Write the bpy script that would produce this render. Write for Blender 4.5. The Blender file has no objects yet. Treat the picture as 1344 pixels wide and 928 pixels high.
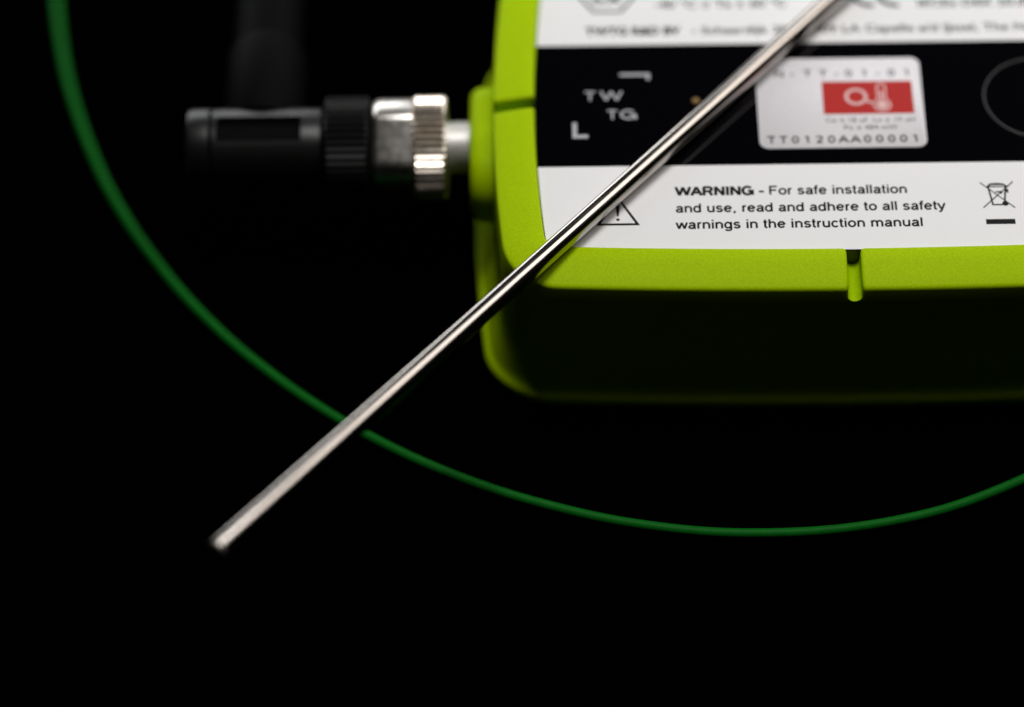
import bpy, bmesh, math, random
from mathutils import Vector, Matrix
random.seed(3)

# ------------------------------------------------------------------ camera, world, lights, exposure
S = 0.001                                   # everything below is written in millimetres
scn = bpy.context.scene
cam_d = bpy.data.cameras.new("camera")
cam = bpy.data.objects.new("camera", cam_d)
scn.collection.objects.link(cam)
R = Vector((0.99986075, -0.00141147, -0.01662803))
U = Vector((0.01155937, 0.77723788, 0.62910068))
F = Vector((-0.01203598, 0.62920528, -0.77714596))
Mx = Matrix((R, U, -F)).transposed().to_4x4()
Mx.translation = Vector((-40.39056, -326.21019, 373.26139)) * S
cam.matrix_world = Mx
cam_d.lens = 120
cam_d.sensor_width = 36
cam_d.clip_start = 0.01
cam_d.clip_end = 20
cam_d.dof.use_dof = True
cam_d.dof.focus_distance = 0.4575
cam_d.dof.aperture_fstop = 5.6
cam_d.dof.aperture_blades = 0
scn.camera = cam

world = bpy.data.worlds.new("World")
scn.world = world
world.use_nodes = True
world.node_tree.nodes["Background"].inputs[0].default_value = (0, 0, 0, 1)
world.node_tree.nodes["Background"].inputs[1].default_value = 0.0


def area(name, loc, target, sx, sy, radiance, color, axis=None):
    d = bpy.data.lights.new(name, 'AREA')
    d.shape = 'RECTANGLE'
    d.size, d.size_y = sx * S, sy * S
    d.energy = radiance * math.pi * (sx * S) * (sy * S)
    d.color = color
    o = bpy.data.objects.new(name, d)
    scn.collection.objects.link(o)
    o.location = Vector(loc) * S
    z = (Vector(loc) - Vector(target)).normalized()
    y = Vector(axis or (0, 0, 1))            # the long side follows this direction
    y = (y - z * y.dot(z)).normalized()
    o.rotation_euler = Matrix((y.cross(z), y, z)).transposed().to_euler()
    return o


area("key_softbox", (93, 64, 296), (-40, -20, 27), 172, 200, 2.25, (1.0, 0.935, 0.87), axis=(0.653, 0.757, 0))
area("top_softbox", (-45, 72, 560), (0, 0, 25), 130, 190, 15.2, (1.0, 0.99, 0.98), axis=(-0.757, 0.653, 0))
area("back_softbox", (45, 158, 92), (10, 0, 25), 190, 96, 2.1, (0.97, 0.985, 1.0))
area("low_strip", (-125, 140, 38), (-40, -20, 25), 120, 55, 3.2, (0.97, 0.985, 1.0))
area("front_strip", (-62, -205, 165), (-57, 0, 16), 14, 5, 7.0, (1.0, 0.95, 0.90))

scn.view_settings.view_transform = 'Standard'
scn.view_settings.look = 'None'
scn.view_settings.exposure = 0.35
scn.view_settings.gamma = 1
scn.view_settings.use_curve_mapping = False
scn.cycles.max_bounces = 8
scn.cycles.use_denoising = True


# ------------------------------------------------------------------ helpers
def mat(name, col, rough=0.5, metal=0.0, spec=0.5, noise=None, bump=None, rvar=None):
    """Principled material; noise=(scale, amount) colour grain, bump=(scale, strength, distance mm), rvar=(scale, lo, hi)."""
    m = bpy.data.materials.new(name)
    m.use_nodes = True
    nt = m.node_tree
    b = nt.nodes["Principled BSDF"]
    b.inputs["Base Color"].default_value = (*col, 1)
    b.inputs["Roughness"].default_value = rough
    b.inputs["Metallic"].default_value = metal
    b.inputs["Specular IOR Level"].default_value = spec
    tc = nt.nodes.new("ShaderNodeTexCoord")

    def nz(scale, detail=3.0):
        n = nt.nodes.new("ShaderNodeTexNoise")
        n.inputs["Scale"].default_value = scale
        n.inputs["Detail"].default_value = detail
        nt.links.new(tc.outputs["Object"], n.inputs["Vector"])
        return n
    if noise:
        n = nz(noise[0])
        r = nt.nodes.new("ShaderNodeMapRange")
        r.inputs["From Min"].default_value, r.inputs["From Max"].default_value = 0.3, 0.7
        r.inputs["To Min"].default_value, r.inputs["To Max"].default_value = 1 - noise[1], 1 + noise[1]
        nt.links.new(n.outputs["Fac"], r.inputs["Value"])
        v = nt.nodes.new("ShaderNodeVectorMath")
        v.operation = 'SCALE'
        v.inputs[0].default_value = col
        nt.links.new(r.outputs["Result"], v.inputs["Scale"])
        nt.links.new(v.outputs["Vector"], b.inputs["Base Color"])
    if bump:
        n = nz(bump[0], 2.0)
        k = nt.nodes.new("ShaderNodeBump")
        k.inputs["Strength"].default_value = bump[1]
        k.inputs["Distance"].default_value = bump[2] * S
        nt.links.new(n.outputs["Fac"], k.inputs["Height"])
        nt.links.new(k.outputs["Normal"], b.inputs["Normal"])
    if rvar:
        n = nz(rvar[0])
        r = nt.nodes.new("ShaderNodeMapRange")
        r.inputs["From Min"].default_value, r.inputs["From Max"].default_value = 0.3, 0.7
        r.inputs["To Min"].default_value, r.inputs["To Max"].default_value = rvar[1], rvar[2]
        nt.links.new(n.outputs["Fac"], r.inputs["Value"])
        nt.links.new(r.outputs["Result"], b.inputs["Roughness"])
    return m


def brushed_steel():
    """drawn stainless tube: faint lines along its length"""
    m = mat("polished_steel", (0.47, 0.435, 0.405), 0.15, metal=1.0)
    nt = m.node_tree
    b = nt.nodes["Principled BSDF"]
    tc = nt.nodes.new("ShaderNodeTexCoord")
    mp = nt.nodes.new("ShaderNodeMapping")
    mp.vector_type = 'TEXTURE'
    mp.inputs["Rotation"].default_value = (0, 0, math.atan2(83.95, 72.75))
    mp.inputs["Scale"].default_value = (45, 1, 1)      # stretched along the tube
    n = nt.nodes.new("ShaderNodeTexNoise")
    n.inputs["Scale"].default_value = 4500
    n.inputs["Detail"].default_value = 3
    r = nt.nodes.new("ShaderNodeMapRange")
    r.inputs["From Min"].default_value, r.inputs["From Max"].default_value = 0.3, 0.7
    r.inputs["To Min"].default_value, r.inputs["To Max"].default_value = 0.12, 0.21
    k = nt.nodes.new("ShaderNodeBump")
    k.inputs["Strength"].default_value = 0.05
    k.inputs["Distance"].default_value = 0.01 * S
    nt.links.new(tc.outputs["Object"], mp.inputs["Vector"])
    nt.links.new(mp.outputs["Vector"], n.inputs["Vector"])
    nt.links.new(n.outputs["Fac"], r.inputs["Value"])
    nt.links.new(r.outputs["Result"], b.inputs["Roughness"])
    nt.links.new(n.outputs["Fac"], k.inputs["Height"])
    nt.links.new(k.outputs["Normal"], b.inputs["Normal"])
    return m


M = {
    'table': mat("black_cloth", (0.0003, 0.0003, 0.0003), 1.0, spec=0.0, noise=(3000, 0.3)),
    'green': mat("textured_green_plastic", (0.375, 0.56, 0.0005), 0.5, spec=0.035, noise=(3600, 0.09), bump=(4200, 0.55, 0.06)),
    'black': mat("black_plastic", (0.006, 0.006, 0.007), 0.30, spec=0.5, bump=(3000, 0.15, 0.03)),
    'rubber': mat("matt_black_plastic", (0.004, 0.004, 0.004), 0.45, spec=0.12, bump=(2500, 0.2, 0.03)),
    'satin': mat("satin_black_plastic", (0.004, 0.004, 0.004), 0.38, spec=0.36, bump=(2000, 0.2, 0.03)),
    'ink': mat("black_ink", (0.008, 0.008, 0.010), 0.3, spec=0.12),
    'grey_ink': mat("grey_ink", (0.42, 0.43, 0.45), 0.35, spec=0.4),
    'sticker': mat("sticker_white", (0.73, 0.71, 0.74), 0.4, spec=0.2, noise=(900, 0.02)),
    'red': mat("red_ink", (0.44, 0.018, 0.015), 0.4, spec=0.15, noise=(1500, 0.04)),
    'pink': mat("pale_ink", (0.72, 0.45, 0.44), 0.4, spec=0.4),
    'amber': mat("amber_lens", (0.20, 0.11, 0.035), 0.3),
    'nickel': mat("nickel_plate", (0.78, 0.74, 0.69), 0.3, metal=1.0, bump=(1500, 0.04, 0.05), rvar=(900, 0.27, 0.34)),
    'steel': brushed_steel(),
    'tip_dull': mat("dulled_tip_steel", (0.52, 0.47, 0.42), 0.45, metal=1.0, bump=(3000, 0.3, 0.03)),
    'plug': mat("plated_thread", (0.86, 0.85, 0.84), 0.45, metal=1.0, rvar=(900, 0.4, 0.5)),
    'ring': mat("ring_plastic", (0.045, 0.045, 0.047), 0.4, spec=0.4),
    'knurl': mat("knurled_nickel", (0.82, 0.73, 0.63), 0.3, metal=1.0, rvar=(900, 0.26, 0.34)),
    'matt': mat("rubber_sheath_and_pocket_shade", (0.0025, 0.0025, 0.0026), 0.6, spec=0.025, bump=(2500, 0.2, 0.03)),
    'wire': mat("green_cable_sheath", (0.003, 0.125, 0.009), 0.5, spec=0.07, noise=(600, 0.08)),
}


def label_face():
    """printed polycarbonate face: white with a black band across the middle"""
    m = mat("label_face", (0.8, 0.8, 0.8), 0.07, spec=0.28)
    nt = m.node_tree
    b = nt.nodes["Principled BSDF"]
    tc = nt.nodes.new("ShaderNodeTexCoord")
    sp = nt.nodes.new("ShaderNodeSeparateXYZ")
    nt.links.new(tc.outputs["Object"], sp.inputs[0])
    ab = nt.nodes.new("ShaderNodeMath"); ab.operation = 'ABSOLUTE'
    sh = nt.nodes.new("ShaderNodeMath"); sh.operation = 'ADD'
    sh.inputs[1].default_value = 0.24 * S
    nt.links.new(sp.outputs["Y"], sh.inputs[0])
    nt.links.new(sh.outputs[0], ab.inputs[0])
    gt = nt.nodes.new("ShaderNodeMath"); gt.operation = 'GREATER_THAN'
    gt.inputs[1].default_value = 11.53 * S
    nt.links.new(ab.outputs[0], gt.inputs[0])
    mx = nt.nodes.new("ShaderNodeMix"); mx.data_type = 'RGBA'
    mx.inputs["A"].default_value = (0.0015, 0.0015, 0.0025, 1)
    mx.inputs["B"].default_value = (0.85, 0.85, 0.86, 1)
    nt.links.new(gt.outputs[0], mx.inputs["Factor"])
    nt.links.new(mx.outputs["Result"], b.inputs["Base Color"])
    return m


M['face'] = label_face()


def obj(name, bm, m, parent=None, smooth=True, angle=35):
    me = bpy.data.meshes.new(name)
    bmesh.ops.scale(bm, vec=(S, S, S), verts=bm.verts)
    bmesh.ops.recalc_face_normals(bm, faces=bm.faces)
    bm.to_mesh(me)
    bm.free()
    for k in (m if isinstance(m, (list, tuple)) else [m]):
        me.materials.append(k)
    if smooth:
        for p in me.polygons:
            p.use_smooth = True
        me.set_sharp_from_angle(angle=math.radians(angle))
    o = bpy.data.objects.new(name, me)
    scn.collection.objects.link(o)
    if parent:
        o.parent = parent
    return o


def tag(o, label, cat, group=None):
    o['label'] = label
    o['category'] = cat
    if group:
        o['group'] = group
    return o


def empty(name, label, cat, loc=(0, 0, 0)):
    o = bpy.data.objects.new(name, None)
    o.empty_display_size = 0.01
    o.location = Vector(loc) * S
    scn.collection.objects.link(o)
    return tag(o, label, cat)


def loft(bm, rings, cap0=True, cap1=True, closed=True):
    """rings of equal length -> quads"""
    vs = [[bm.verts.new(p) for p in r] for r in rings]
    n = len(vs[0])
    for a, b in zip(vs, vs[1:]):
        for i in range(n if closed else n - 1):
            j = (i + 1) % n
            bm.faces.new((a[i], a[j], b[j], b[i]))
    if cap0:
        bm.faces.new(vs[0])
    if cap1:
        bm.faces.new(list(reversed(vs[-1])))
    return vs


def lathe_x(bm, prof, n, cy, cz, rad=None):
    """profile [(x, r)] turned about an axis along x through (cy, cz); rad(theta, r) reshapes the radius"""
    rings = []
    for x, r in prof:
        ring = []
        for i in range(n):
            t = 2 * math.pi * i / n
            q = rad(t, r, x, i) if rad else r
            ring.append((x, cy - math.cos(t) * q, cz + math.sin(t) * q))
        rings.append(ring)
    loft(bm, rings)


# ------------------------------------------------------------------ the table
bm = bmesh.new()
bmesh.ops.create_grid(bm, x_segments=2, y_segments=2, size=1500)
tb = obj("table_top", bm, M['table'], smooth=False)
tb['kind'] = 'structure'

# ------------------------------------------------------------------ outline of the case: bowed sides, rounded corners
HW, HD, SY = 40.4, 24.98, 1.10              # the core the offsets start from
KX, KY = 0.0021, 0.0006                     # bow of the short and of the long sides
SLOT = 0.925                                # half the width of a slot


def quarter():
    """points + normals of the core from the middle of the right side (y=SLOT) to the middle of the back side (x=SLOT)"""
    def rx(y): return HW - KX * y * y
    def ry(x): return HD - KY * x * x
    xc, yc = HW, HD
    for _ in range(20):
        xc, yc = rx(yc), ry(xc)
    out = []
    ys = [SLOT + (yc - SLOT) * i / 26 for i in range(27)]
    ys = sorted(set([SLOT + d for d in (0, .03, .08, .16, .28, .5)] + ys[1:]))
    for y in ys:
        out.append((Vector((rx(y), y)), Vector((1, 2 * KX * y)).normalized()))
    n0, n1 = out[-1][1], Vector((2 * KY * xc, 1)).normalized()
    a0, a1 = math.atan2(n0.y, n0.x), math.atan2(n1.y, n1.x)
    for i in range(1, 16):
        a = a0 + (a1 - a0) * i / 16
        out.append((Vector((xc, yc)), Vector((math.cos(a), math.sin(a)))))
    xs = [SLOT + (xc - SLOT) * i / 40 for i in range(41)]
    xs = sorted(set([SLOT + d for d in (0, .03, .08, .16, .28, .5)] + xs[1:]), reverse=True)
    for x in xs:
        out.append((Vector((x, ry(x))), Vector((2 * KY * x, 1)).normalized()))
    return out


Q = quarter()


def quadrant(k):
    """the quarter outline mirrored into quadrant k, always running counter-clockwise"""
    sx, sy = ((1, 1), (-1, 1), (-1, -1), (1, -1))[k]
    q = [(Vector((p.x * sx, p.y * sy)), Vector((n.x * sx, n.y * sy))) for p, n in Q]
    return q if k in (0, 2) else q[::-1]


def off(pn, r, sy=SY):
    p, n = pn
    return p.x + n.x * r, p.y + n.y * r * sy


FULL = [pn for k in range(4) for pn in quadrant(k)]


def shell(rings):
    bm = bmesh.new()
    loft(bm, [[(*off(pn, r, SY if r < 8.1 else SY - 0.20 * min(1, (r - 8.1) / 1.5)), z) for pn in FULL] for r, z in rings])
    return bm


# ------------------------------------------------------------------ the green transmitter
dev = empty("sensor_transmitter", "lime green plastic sensor box with black and white printed label on top", "sensor box")

FL = 22.4                                   # floor of the slots
rings = [(9.6, 0.0), (10.4, 0.2), (10.8, 0.7), (10.9, 1.4)]
for i in range(1, 7):
    a = math.radians(70) * i / 6
    rings.append((9.7 + 1.2 * math.cos(a), 1.4 + 1.2 * math.sin(a)))
rings += [(9.75, 3.4), (9.3, 4.5), (8.95, 5.5), (8.65, 6.6), (8.45, 7.8), (8.32, 9.2), (8.24, 11), (8.18, 15), (8.08, FL)]
obj("body_shell", shell(rings), M['green'], dev, angle=50)

PROF = [(2.25, FL), (2.2, 25.5), (2.24, 25.78), (2.36, 25.95), (2.6, 26.0), (4.4, 25.7), (6.2, 25.32), (7.5, 24.98),
        (7.76, 24.86), (7.93, 24.66), (8.0, 24.36), (8.08, FL + 0.0)]
RB = 0.5
for k in range(4):
    q = quadrant(k)
    bm = bmesh.new()
    secs = []
    for i, pn in enumerate(q):
        # distance to the nearer slot end, measured along the side
        def dist(pn):
            p = pn[0]
            d1 = abs(p.x) - SLOT if abs(p.y) > HD * 0.9 else 99
            d2 = abs(p.y) - SLOT if abs(p.x) > HW * 0.9 else 99
            return min(d1, d2)
        d = dist(pn)
        ins = RB - math.sqrt(max(0, RB * RB - (RB - d) ** 2)) if d < RB else 0
        sec = []
        for r, z in PROF:
            f = (z - FL) / 3.6
            rr = r + (ins if r < 3 else (-ins if r > 7.6 else 0)) * min(1, f * 1.5)
            sec.append((*off(pn, rr), z - ins * f))
        secs.append(sec)
    loft(bm, secs)
    obj("rim_segment", bm, M['green'], dev, angle=40)

def channel(along_y, a, b):
    """the rounded floor of a slot, running from a to b"""
    bm = bmesh.new()
    w = SLOT + 0.04
    prof = [(-w, FL - 0.3)] + [(w * math.sin(math.radians(t)), FL + 0.03 + w * (1 - math.cos(math.radians(t)))) for t in range(-90, 91, 10)] + [(w, FL - 0.3)]
    loft(bm, [[(u, q, z) if along_y else (q, u, z) for u, z in prof] for q in (a, b)])
    return bm


obj("slot_channel", channel(True, -27.2, -33.85), M['green'], dev, angle=40)
obj("slot_channel", channel(False, -42.4, -48.46), M['green'], dev, angle=40)

# black lid with its printed face
LZ = 25.4
bm = bmesh.new()
loft(bm, [[(*off(pn, 2.12), FL + 0.02) for pn in FULL], [(*off(pn, 2.12), LZ - 0.05) for pn in FULL], [(*off(pn, 2.07), LZ) for pn in FULL]])
for f in bm.faces:
    f.material_index = 1 if all(v.co.z > LZ - 0.01 for v in f.verts) else 0
plate = obj("label_plate", bm, [M['black'], M['face']], dev, angle=20)

INK = LZ + 0.012
_cap = None


def glyphs(s, bold=0.0):
    """one string as triangles in em units, baseline at y = 0"""
    c = bpy.data.curves.new("glyphs", 'FONT')
    c.body = s
    c.size = 1.0
    c.offset = bold
    c.resolution_u = 3
    o = bpy.data.objects.new("glyphs", c)
    scn.collection.objects.link(o)
    dg = bpy.context.evaluated_depsgraph_get()
    me = bpy.data.meshes.new_from_object(o.evaluated_get(dg))
    vs = [v.co.copy() for v in me.vertices]
    fs = [tuple(p.vertices) for p in me.polygons]
    bpy.data.objects.remove(o)
    bpy.data.curves.remove(c)
    bpy.data.meshes.remove(me)
    return vs, fs


CAP = max(v.y for v in glyphs("H")[0])


def put_text(bm, s, x0, y0, cap, z, width=None, bold=0.0, center=False):
    vs, fs = glyphs(s, bold)
    if not vs:
        return
    lo, hi = min(v.x for v in vs), max(v.x for v in vs)
    ky = cap / CAP
    kx = width / (hi - lo) if width else ky * 1.12
    ox = x0 - ((hi - lo) * kx / 2 if center else 0)
    bv = [bm.verts.new((ox + (v.x - lo) * kx, y0 + v.y * ky, z)) for v in vs]
    for f in fs:
        try:
            bm.faces.new([bv[i] for i in f])
        except ValueError:
            pass


def printed(name, items, z, m, parent):
    bm = bmesh.new()
    for it in items:
        put_text(bm, *it[:4], z, **(it[4] if len(it) > 4 else {}))
    return obj(name, bm, m, parent, smooth=False)


def poly(bm, pts, z):
    bm.faces.new([bm.verts.new((x, y, z)) for x, y in pts])


def stroke(bm, pts, w, z, closed=False):
    """a flat line of width w along pts, broken at sharp corners"""
    if not closed:
        for i in range(1, len(pts) - 1):
            u, v = Vector(pts[i]) - Vector(pts[i - 1]), Vector(pts[i + 1]) - Vector(pts[i])
            if u.length and v.length and u.angle(v) > 1.75:
                stroke(bm, pts[:i + 1], w, z)
                stroke(bm, pts[i:], w, z + 0.0007)
                return
    n = len(pts)
    P = [Vector(p) for p in pts]
    L, Rr = [], []
    for i in range(n):
        a = P[i - 1] if (i or closed) else P[i]
        b = P[(i + 1) % n] if (i < n - 1 or closed) else P[i]
        d1 = (P[i] - a).normalized() if (P[i] - a).length else (b - P[i]).normalized()
        d2 = (b - P[i]).normalized() if (b - P[i]).length else d1
        t = (d1 + d2)
        t = t.normalized() if t.length > 1e-6 else d1
        nn = Vector((-t.y, t.x))
        c = max(0.6, nn.dot(Vector((-d1.y, d1.x))))
        L.append(P[i] + nn * w / 2 / c)
        Rr.append(P[i] - nn * w / 2 / c)
    lv = [bm.verts.new((p.x, p.y, z)) for p in L]
    rv = [bm.verts.new((p.x, p.y, z)) for p in Rr]
    for i in range(n if closed else n - 1):
        j = (i + 1) % n
        bm.faces.new((lv[i], lv[j], rv[j], rv[i]))


def circ(cx, cy, r, n=40, a0=0, a1=360, ry=None):
    full = abs(a1 - a0) >= 360
    k = n if full else n + 1
    return [(cx + r * math.cos(math.radians(a0 + (a1 - a0) * i / n)), cy + (ry or r) * math.sin(math.radians(a0 + (a1 - a0) * i / n))) for i in range(k)]


# a plain grotesque drawn as strokes (cap height 100): glyph -> (advance, strokes)
def EL(cx, cy, rx, ry, a0, a1):
    n = max(5, int(abs(a1 - a0) / 15))
    return [(cx + rx * math.cos(math.radians(a0 + (a1 - a0) * i / n)), cy + ry * math.sin(math.radians(a0 + (a1 - a0) * i / n))) for i in range(n + 1)]


GL = {
    ' ': (39, []),
    '-': (46, [[(6, 37), (40, 37)]]),
    ',': (39, [[(19, 12), (19, 1), (12, -15)]]),
    'n': (77, [[(15, 0), (15, 73)], [(15, 40)] + EL(38.5, 43, 23.5, 24, 180, 0) + [(62, 0)]]),
    'h': (77, [[(15, 0), (15, 100)], [(15, 40)] + EL(38.5, 43, 23.5, 24, 180, 0) + [(62, 0)]]),
    'm': (116, [[(15, 0), (15, 73)], [(15, 40)] + EL(36.5, 46, 21.5, 21, 180, 0) + [(58, 0)], [(58, 40)] + EL(79.5, 46, 21.5, 21, 180, 0) + [(101, 0)]]),
    'u': (77, [[(62, 73), (62, 0)], [(15, 73), (15, 30)] + EL(38.5, 30, 23.5, 24, 180, 360) + [(62, 34)]]),
    'r': (46, [[(15, 0), (15, 73)], [(15, 38)] + EL(37, 43, 22, 24, 180, 80)]),
    'o': (77, [EL(38.5, 36.5, 27, 31, 0, 352) + [(65.5, 36.5)]]),
    'e': (77, [[(12, 38), (65, 38)], EL(38.5, 36.5, 26.5, 31, 2, 325)]),
    'c': (69, [EL(37, 36.5, 26, 31, 40, 320)]),
    'a': (74, [EL(37.5, 50, 20.5, 17.5, 170, 0) + [(58, 14), (61, 6), (68, 5)], [(58, 42), (34, 37)] + EL(32, 21, 19, 15.5, 100, 270) + [(44, 8), (58, 24)]]),
    'd': (77, [EL(36, 36.5, 25, 31, 0, 352) + [(61, 36.5)], [(62, 0), (62, 100)]]),
    'g': (77, [EL(36, 37, 25, 30.5, 0, 352) + [(61, 37)], [(62, 73), (62, -6)] + EL(38, -6, 24, 16, 0, -165)]),
    'l': (31, [[(15.5, 0), (15.5, 100)]]),
    'i': (31, [[(15.5, 0), (15.5, 73)], [(15.5, 86), (15.5, 100)]]),
    't': (40, [[(18, 94), (18, 20)] + EL(30, 18, 12, 12, 180, 270) + [(36, 6)], [(3, 67), (35, 67)]]),
    'f': (40, [[(18, 0), (18, 78)] + EL(31, 80, 13, 14, 180, 90) + [(38, 94)], [(3, 67), (36, 67)]]),
    's': (69, [EL(34, 52, 20, 15, 15, 270) + EL(34, 21.5, 22, 15.5, 90, -165)[1:]]),
    'w': (100, [[(5, 73), (27, 2), (50, 71), (73, 2), (95, 73)]]),
    'y': (69, [[(5, 73), (35, 3)], [(64, 73), (32, -12), (24, -21), (11, -21)]]),
    'F': (85, [[(17, 0), (17, 100)], [(17, 94), (78, 94)], [(17, 52), (70, 52)]]),
    'W': (134, [[(6, 100), (36, 4), (67, 96), (98, 4), (128, 100)]]),
    'A': (97, [[(5, 0), (48.5, 98), (92, 0)], [(21, 34), (76, 34)]]),
    'R': (100, [[(17, 0), (17, 100)], [(17, 94), (58, 94)] + EL(58, 71, 25, 23, 80, -80) + [(58, 48), (17, 48)], [(60, 48), (86, 0)]]),
    'N': (100, [[(17, 0), (17, 100)], [(17, 98), (83, 2)], [(83, 0), (83, 100)]]),
    'I': (39, [[(19.5, 0), (19.5, 100)]]),
    'G': (108, [EL(53, 50, 40, 44, 40, 355), [(56, 46), (95, 46), (95, 0)]]),
    'T': (85, [[(42.5, 0), (42.5, 100)], [(4, 94), (81, 94)]]),
    'L': (77, [[(17, 100), (17, 6), (72, 6)]]),
    '0': (77, [EL(38.5, 50, 26, 44, 0, 352) + [(64.5, 50)]]),
    '1': (77, [[(44, 0), (44, 100)], [(44, 97), (20, 78)]]),
    '2': (77, [EL(38, 69, 25, 25, 170, -25) + [(13, 6), (68, 6)]]),
}


def put_strokes(bm, s, x0, y0, cap, z, width=None, weight=18.5, center=False):
    tot = sum(GL[c][0] for c in s)
    ky = cap / 100
    kx = width / tot if width else ky * 1.15
    x = x0 - (tot * kx / 2 if center else 0)
    k = 0
    for c in s:
        adv, st = GL[c]
        for pts in st:
            # keep the weight even on both axes: draw with the mean scale
            stroke(bm, [(x + a * kx, y0 + b * ky) for a, b in pts], weight * (kx + ky) / 2, z + 0.0012 * (k % 5))
            k += 1
        x += adv * kx


def lettered(name, items, z, m, parent):
    bm = bmesh.new()
    for it in items:
        put_strokes(bm, *it[:4], z, **(it[4] if len(it) > 4 else {}))
    return obj(name, bm, m, parent, smooth=False)


# the warning, line by line
lettered("warning_text", [("WARNING", -23.5, -17.05, 1.58, {'width': 10.7, 'weight': 27})], INK, M['ink'], plate)
lettered("text_line", [("-", -12.25, -17.05, 1.58, {'width': 0.95}), ("For safe installation", -10.85, -17.05, 1.58, {'width': 18.95})], INK, M['ink'], plate)
lettered("text_line", [("and use, read and adhere to all safety", -23.6, -20.1, 1.58, {'width': 36.6})], INK, M['ink'], plate)
lettered("text_line", [("warnings in the instruction manual", -23.6, -23.05, 1.58, {'width': 33.4})], INK, M['ink'], plate)
# company line and ratings at the top
printed("text_line", [("TWTG R&D BV", -35.3, 13.55, 1.45, {'width': 13.5, 'bold': 0.045})], INK, M['ink'], plate)
printed("text_line", [("- Schaardijk 386, 2909 LA Capelle a/d IJssel, The Netherlands", -20.2, 13.55, 1.4, {'width': 57.0, 'bold': 0.018})], INK, M['ink'], plate)
printed("text_line", [("-40 °C ≤ Ta ≤ 60 °C", -25.3, 18.75, 1.45, {'width': 18.7, 'bold': 0.02})], INK, M['ink'], plate)
printed("text_line", [("IECEx DEK 20.0032X", 12.2, 18.45, 1.45, {'width': 20.5, 'bold': 0.02})], INK, M['ink'], plate)

# hexagon mark
bm = bmesh.new()
hx, hy = -32.1, 21.2
stroke(bm, [(hx + 3.9 * math.cos(math.radians(a)), hy + 3.5 * math.sin(math.radians(a))) for a in range(0, 360, 60)], 0.42, INK, True)
put_text(bm, "εx", hx, hy - 1.3, 2.6, INK, width=4.4, bold=0.02, center=True)
obj("hexagon_mark", bm, M['ink'], plate, smooth=False)
# conformity mark
bm = bmesh.new()
for cx in (5.5, 9.1):
    stroke(bm, circ(cx, 21.3, 2.55, 24, 85, 278), 0.72, INK)
stroke(bm, [(6.7, 21.3), (9.0, 21.3)], 0.6, INK + 0.002)
obj("conformity_mark", bm, M['ink'], plate, smooth=False)
# warning triangle
bm = bmesh.new()
stroke(bm, [(-34.05, -22.1), (-28.75, -22.1), (-31.4, -17.2)], 0.44, INK, True)
obj("warning_triangle", bm, M['ink'], plate, smooth=False)
bm = bmesh.new()
poly(bm, [(-31.75, -18.55), (-31.52, -20.65), (-31.28, -20.65), (-31.05, -18.55)], INK)
poly(bm, circ(-31.4, -21.25, 0.24, 14), INK)
obj("exclamation_mark", bm, M['ink'], plate, smooth=False)
# crossed-out bin
bm = bmesh.new()
bx, by = 20.3, -17.6
stroke(bm, [(bx - 1.25, by + 1.5), (bx - 0.85, by - 1.75), (bx + 0.75, by - 1.75), (bx + 1.1, by + 1.5)], 0.25, INK)
stroke(bm, [(bx - 1.35, by + 1.5), (bx - 0.9, by + 1.95), (bx + 0.7, by + 1.95), (bx + 1.4, by + 1.5)], 0.34, INK, True)
stroke(bm, [(bx - 0.5, by + 2.0), (bx + 0.35, by + 2.0)], 0.35, INK)
stroke(bm, [(bx - 0.35, by + 0.55), (bx + 0.6, by + 0.6), (bx + 0.35, by + 0.2)], 0.22, INK)
poly(bm, circ(bx + 0.85, by - 1.55, 0.44, 16), INK + 0.004)
stroke(bm, [(bx + 1.3, by + 1.1), (bx + 1.3, by + 0.4)], 0.3, INK + 0.002)
stroke(bm, [(bx - 2.3, by + 2.3), (bx + 2.1, by - 2.35)], 0.17, INK + 0.006)
stroke(bm, [(bx + 2.2, by + 2.4), (bx - 2.2, by - 2.3)], 0.17, INK + 0.008)
obj("crossed_bin_mark", bm, M['ink'], plate, smooth=False)
bm = bmesh.new()
poly(bm, [(18.25, -22.85), (22.2, -22.85), (22.2, -21.95), (18.25, -21.95)], INK)
obj("printed_bar", bm, M['ink'], plate, smooth=False)
# maker's mark on the black band
bm = bmesh.new()
stroke(bm, [(-30.6, 5.75), (-26.65, 5.75), (-26.65, 4.75)], 0.5, INK)
stroke(bm, [(-37.05, -3.3), (-37.05, -5.9), (-35.2, -5.9)], 0.62, INK)
for ch, x, y, w in (("T", -35.65, 0.85, 1.65), ("W", -33.45, 0.85, 3.2), ("T", -32.55, -2.75, 1.55), ("G", -30.85, -2.75, 2.6)):
    put_strokes(bm, ch, x, y, 1.75, INK, width=w, weight=15)
obj("maker_mark", bm, M['grey_ink'], plate, smooth=False)
# little amber status lamp beside the rod
bm = bmesh.new()
bmesh.ops.create_cone(bm, cap_ends=True, segments=20, radius1=0.6, radius2=0.5, depth=0.2, matrix=Matrix.Translation((-20.1, 0.55, LZ + 0.1)))
obj("status_lamp", bm, M['amber'], plate)
# round button outline
bm = bmesh.new()
rr = [(7.27, 0.0), (7.3, 0.12), (7.38, 0.2), (7.46, 0.2), (7.54, 0.1), (7.58, 0.0)]
vs = [[bm.verts.new((27.4 + r * math.cos(2 * math.pi * i / 96), 0.35 + r * math.sin(2 * math.pi * i / 96), LZ + z)) for i in range(96)] for r, z in rr]
for a, b in zip(vs, vs[1:]):
    for i in range(96):
        j = (i + 1) % 96
        bm.faces.new((a[i], a[j], b[j], b[i]))
obj("button_ring", bm, M['ring'], plate, angle=60)

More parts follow.
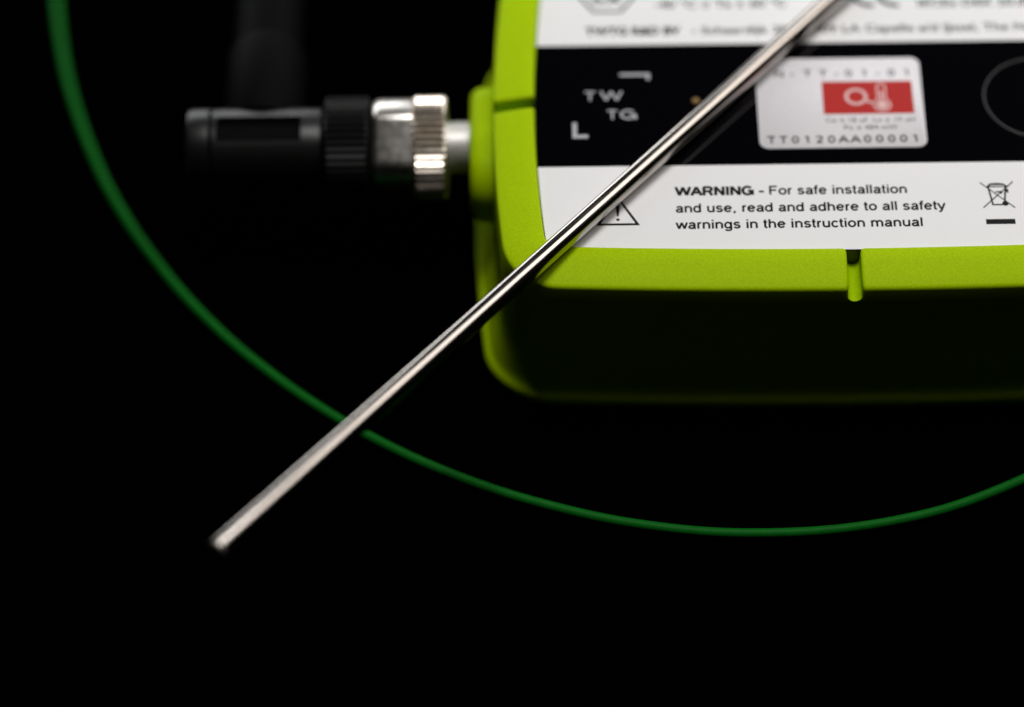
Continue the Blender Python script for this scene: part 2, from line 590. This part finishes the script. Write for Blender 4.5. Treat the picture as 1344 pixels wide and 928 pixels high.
# ------------------------------------------------------------------ the sticker
def rrect(x0, y0, x1, y1, r, n=8):
    pts = []
    for cx, cy, a in ((x1 - r, y1 - r, 0), (x0 + r, y1 - r, 90), (x0 + r, y0 + r, 180), (x1 - r, y0 + r, 270)):
        pts += circ(cx, cy, r, n, a, a + 90)
    return pts


SZ = LZ + 0.13
bm = bmesh.new()
o_ = rrect(-11.6, -8.7, 11.45, 8.3, 1.35)
loft(bm, [[(x, y, LZ + 0.003) for x, y in o_], [(x, y, SZ - 0.03) for x, y in o_], [(x * 0.998, y * 0.998, SZ) for x, y in o_]])
stk = obj("sticker", bm, M['sticker'], dev, angle=60)
SK = SZ + 0.012
bm = bmesh.new()
poly(bm, [(-2.45, -2.4), (10.1, -2.4), (10.1, 3.8), (-2.45, 3.8)], SK)
obj("red_panel", bm, M['red'], stk, smooth=False)
bm = bmesh.new()
Z2 = SK + 0.012
stroke(bm, circ(2.2, 0.85, 1.35, 40), 0.5, Z2, True)
stroke(bm, [(3.45, 0.1), (4.75, -0.5)], 0.42, Z2)
tx, ty = 5.75, -0.75
stroke(bm, [(tx - 0.55, 0.3), (tx - 0.55, 2.75)] + circ(tx, 2.75, 0.55, 10, 180, 0) + [(tx + 0.55, 0.3)] + circ(tx, ty, 1.15, 24, 62, -242), 0.26, Z2, True)
poly(bm, circ(tx, ty, 0.78, 24), Z2)
stroke(bm, [(tx, ty), (tx, 1.9)], 0.36, Z2 + 0.003)
obj("thermometer_mark", bm, M['pink'], stk, smooth=False)


def px(z):                                   # measured across the sticker
    return -9.12 + (980 + z / 5.376 - 1015) * 0.1068


bm = bmesh.new()
for ch, z in (("N", 230), ("-", 320), ("T", 430), ("T", 540), ("-", 635), ("0", 720), ("1", 830), ("-", 925), ("0", 1020), ("1", 1130)):
    put_strokes(bm, ch, px(z), 4.75, 1.3, SK, center=True, weight=16)
obj("code_text", bm, M['ink'], stk, smooth=False)
bm = bmesh.new()
for i, ch in enumerate("TT0120AA00001"):
    put_strokes(bm, ch, -9.95 + i * 1.655, -7.75, 1.3, SK, center=True)
obj("serial_text", bm, M['ink'], stk, smooth=False)
printed("rating_text", [("Co ≤ 18 uF  Lo ≤ 19 uH", 3.9, -3.95, 0.85, {'width': 12.3, 'center': True}),
                        ("Po ≤ 484 mW", 3.9, -5.35, 0.85, {'width': 7.4, 'center': True})], SK, M['ink'], stk)

# ------------------------------------------------------------------ the aerial socket on the left side
AY, AZ = 0.3, 16.5
def yz_box(x, hy, hz, r, cy, cz):
    return [(x, cy + a, cz + b) for a, b in
            circ(hy - r, hz - r, r, 10, 0, 90) + circ(-hy + r, hz - r, r, 10, 90, 180) + circ(-hy + r, -hz + r, r, 10, 180, 270) + circ(hy - r, -hz + r, r, 10, 270, 360)]


bm = bmesh.new()
loft(bm, [yz_box(x, 10.4 - d, 6.0 - d, 5.2 - d, 0.0, 15.2) for x, d in
          ((-46.5, 0), (-49.6, 0), (-50.5, 0.12), (-51.1, 0.45), (-51.55, 0.95), (-51.75, 1.6))])
obj("connector_boss", bm, M['green'], dev, angle=50)

sock = bpy.data.objects.new("antenna_socket", None)
scn.collection.objects.link(sock)
sock.parent = dev
bm = bmesh.new()
pr = []
x = -51.5
while x > -55.4:
    pr += [(x, 3.7), (x - 0.2, 3.35), (x - 0.4, 3.7)]
    x -= 0.45
lathe_x(bm, pr, 40, AY, AZ)
obj("thread", bm, M['plug'], sock)


def knurl(x0, x1, r, teeth, depth, bev):
    """a ridged ring: every tooth has a flat crest and a v-shaped valley"""
    bm = bmesh.new()
    n = teeth * 4

    def rad(t, q, x, i):
        return q - depth * (1.0, 0.5, 0.0, 0.5)[i % 4] * (1 if q > r - bev * 0.8 else 0.2)
    s = 1 if x1 > x0 else -1
    lathe_x(bm, [(x0, r * 0.45), (x0, r - bev), (x0 + s * bev, r), (x1 - s * bev, r), (x1, r - bev), (x1, r * 0.45)], n, AY, AZ, rad)
    return bm


obj("knurled_ring", knurl(-55.1, -59.6, 7.3, 46, 0.45, 0.35), M['knurl'], sock, angle=15)

bm = bmesh.new()
FA = math.radians(57.5)                        # the wrench flat that faces up to the lens


def flats(t, q, x, i):
    d = abs((t - FA + math.pi / 2) % math.pi - math.pi / 2)
    return min(q, 6.0 / max(0.05, math.cos(d)) * (q / 6.9))


lathe_x(bm, [(-59.55, 3), (-59.55, 6.6), (-59.8, 6.9), (-64.5, 6.9), (-65.0, 6.7), (-65.4, 6.3), (-65.6, 5.7), (-65.6, 3)], 96, AY, AZ, flats)
obj("wrench_collar", bm, M['nickel'], sock, angle=25)

# ------------------------------------------------------------------ the black aerial
ant = empty("antenna", "black jointed antenna screwed to the silver socket left of the green box", "antenna", (0, 0, 0))
obj("knurled_collar", knurl(-65.9, -72.1, 7.3, 44, 0.35, 0.4), M['rubber'], ant, angle=15)

bm = bmesh.new()
PN = 96


def pocket(t, q, x, i):
    d = math.degrees(t)
    inx = -87.2 < x < -75.4
    return q - 0.9 if inx and 63 < d < 100 and q > 5.5 else q


pf = [(-72.3, 2.5), (-72.3, 5.2), (-72.7, 5.7)] + [(-73 - 2.35 * i, 5.75) for i in range(2)] + [(-75.38, 5.75), (-75.55, 5.75)]
pf += [(-76.5 - i * 1.5, 5.75) for i in range(7)] + [(-87.1, 5.75), (-87.25, 5.75), (-87.9, 5.7), (-88.1, 5.3), (-88.1, 2.5)]
lathe_x(bm, pf, PN, AY, AZ, pocket)
for f in bm.faces:
    c = f.calc_center_median()
    if -87.2 < c.x < -75.4 and math.hypot(c.y - AY, c.z - AZ) < 5.3:
        f.material_index = 1  # pocket floor painted darker and duller so the recess stays in shade
obj("swivel_body", bm, [M['satin'], M['matt']], ant, angle=40)
bm = bmesh.new()
lathe_x(bm, [(-88.15, 2.5), (-88.15, 5.4), (-88.45, 5.8), (-90.9, 5.8), (-91.4, 5.6), (-91.65, 5.1), (-91.7, 2.0)], 64, AY, AZ)
obj("end_cap", bm, M['satin'], ant, angle=40)


def lathe_y(prof, n, cx, cz):
    bm = bmesh.new()
    loft(bm, [[(cx + r * math.cos(2 * math.pi * i / n), y, cz + r * math.sin(2 * math.pi * i / n)) for i in range(n)] for y, r in prof])
    return bm


obj("arm_sleeve", lathe_y([(3.5, 3), (3.6, 5.4), (4.5, 5.7), (17.6, 5.7), (18.2, 5.55), (18.5, 5.2), (18.6, 3)], 64, -81.2, AZ), M['matt'], ant, angle=40)
obj("whip", lathe_y([(18.4, 2), (18.4, 5.0), (24, 5.0), (70, 4.6), (118, 4.2), (121, 3.6), (122.4, 2.0)], 64, -81.2, AZ), M['matt'], ant, angle=40)


# ------------------------------------------------------------------ the steel probe across the box
tip = Vector((-82.75, -77.4, 27.41))
dirn = Vector((72.75, 83.95, 0)).normalized()
sd = Vector((-dirn.y, dirn.x, 0))
bm = bmesh.new()
RR = 1.4
pr = [(0.7, RR)] + [(2 + 6 * i, RR) for i in range(32)] + [(190, 1.0), (190.1, 0.4)]
loft(bm, [[tuple(tip + dirn * t + sd * r * math.cos(2 * math.pi * i / 48) + Vector((0, 0, r * math.sin(2 * math.pi * i / 48)))) for i in range(48)] for t, r in pr])
rod = tag(obj("probe_rod", bm, M['steel'], angle=50), "thin polished steel probe rod lying diagonally across the corner of the green box", "probe")

bm = bmesh.new()
loft(bm, [[tuple(tip + dirn * t + sd * r * math.cos(2 * math.pi * i / 48) + Vector((0, 0, r * math.sin(2 * math.pi * i / 48)))) for i in range(48)]
          for t, r in ((0.0, 0.35), (0.02, 0.9), (0.09, 1.12), (0.22, 1.25), (0.4, 1.35), (0.6, RR - 0.01), (0.69, RR - 0.01))])
obj("dulled_tip", bm, M['tip_dull'], rod, angle=50)  # added end cap, made matt to soften the lamp glint on the tip

# ------------------------------------------------------------------ the green cable
pts = [(-104, 101), (-112, 88), (-116.4, 72), (-117.2, 58),
       (-116.14, 46.42), (-114.20, 34.82), (-111.27, 23.32), (-107.23, 12.01), (-101.99, 0.98), (-95.51, -9.62), (-87.76, -19.62), (-78.75, -28.87),
       (-68.53, -37.15), (-57.16, -44.26), (-44.76, -49.96), (-31.50, -53.99), (-17.63, -56.04), (-3.52, -55.85), (10.36, -53.12), (23.37, -47.62),
       (36, -39.5), (47, -28), (55, -14), (59, 2)]
P = [Vector((x, y, 0.71)) for x, y in pts]
path = []
for i in range(len(P) - 1):
    a, b, c, d = P[max(0, i - 1)], P[i], P[i + 1], P[min(len(P) - 1, i + 2)]
    for k in range(8):
        t = k / 8
        path.append(0.5 * ((2 * b) + (c - a) * t + (2 * a - 5 * b + 4 * c - d) * t * t + (3 * b - a - 3 * c + d) * t ** 3))
path.append(P[-1])
# the sheath never lies perfectly even
for i, p in enumerate(path):
    p += Vector((0.03 * math.sin(i * 0.37 + 1) + 0.015 * math.sin(i * 0.83), 0.03 * math.sin(i * 0.29) + 0.015 * math.sin(i * 0.71 + 2), 0))
bm = bmesh.new()
rings = []
for i, p in enumerate(path):
    t = (path[min(i + 1, len(path) - 1)] - path[max(0, i - 1)]).normalized()
    n = Vector((-t.y, t.x, 0))
    rings.append([tuple(p + n * 0.7 * math.cos(2 * math.pi * j / 16) + Vector((0, 0, 0.7 * math.sin(2 * math.pi * j / 16)))) for j in range(16)])
loft(bm, rings)
tag(obj("cable", bm, M['wire'], angle=60), "thin green cable curving in a wide arc on the black table", "cable")

# everything printed on or stuck to the lid sits a hair nearer the front edge
for o in list(plate.children) + [stk]:
    o.location.y -= 0.24 * S
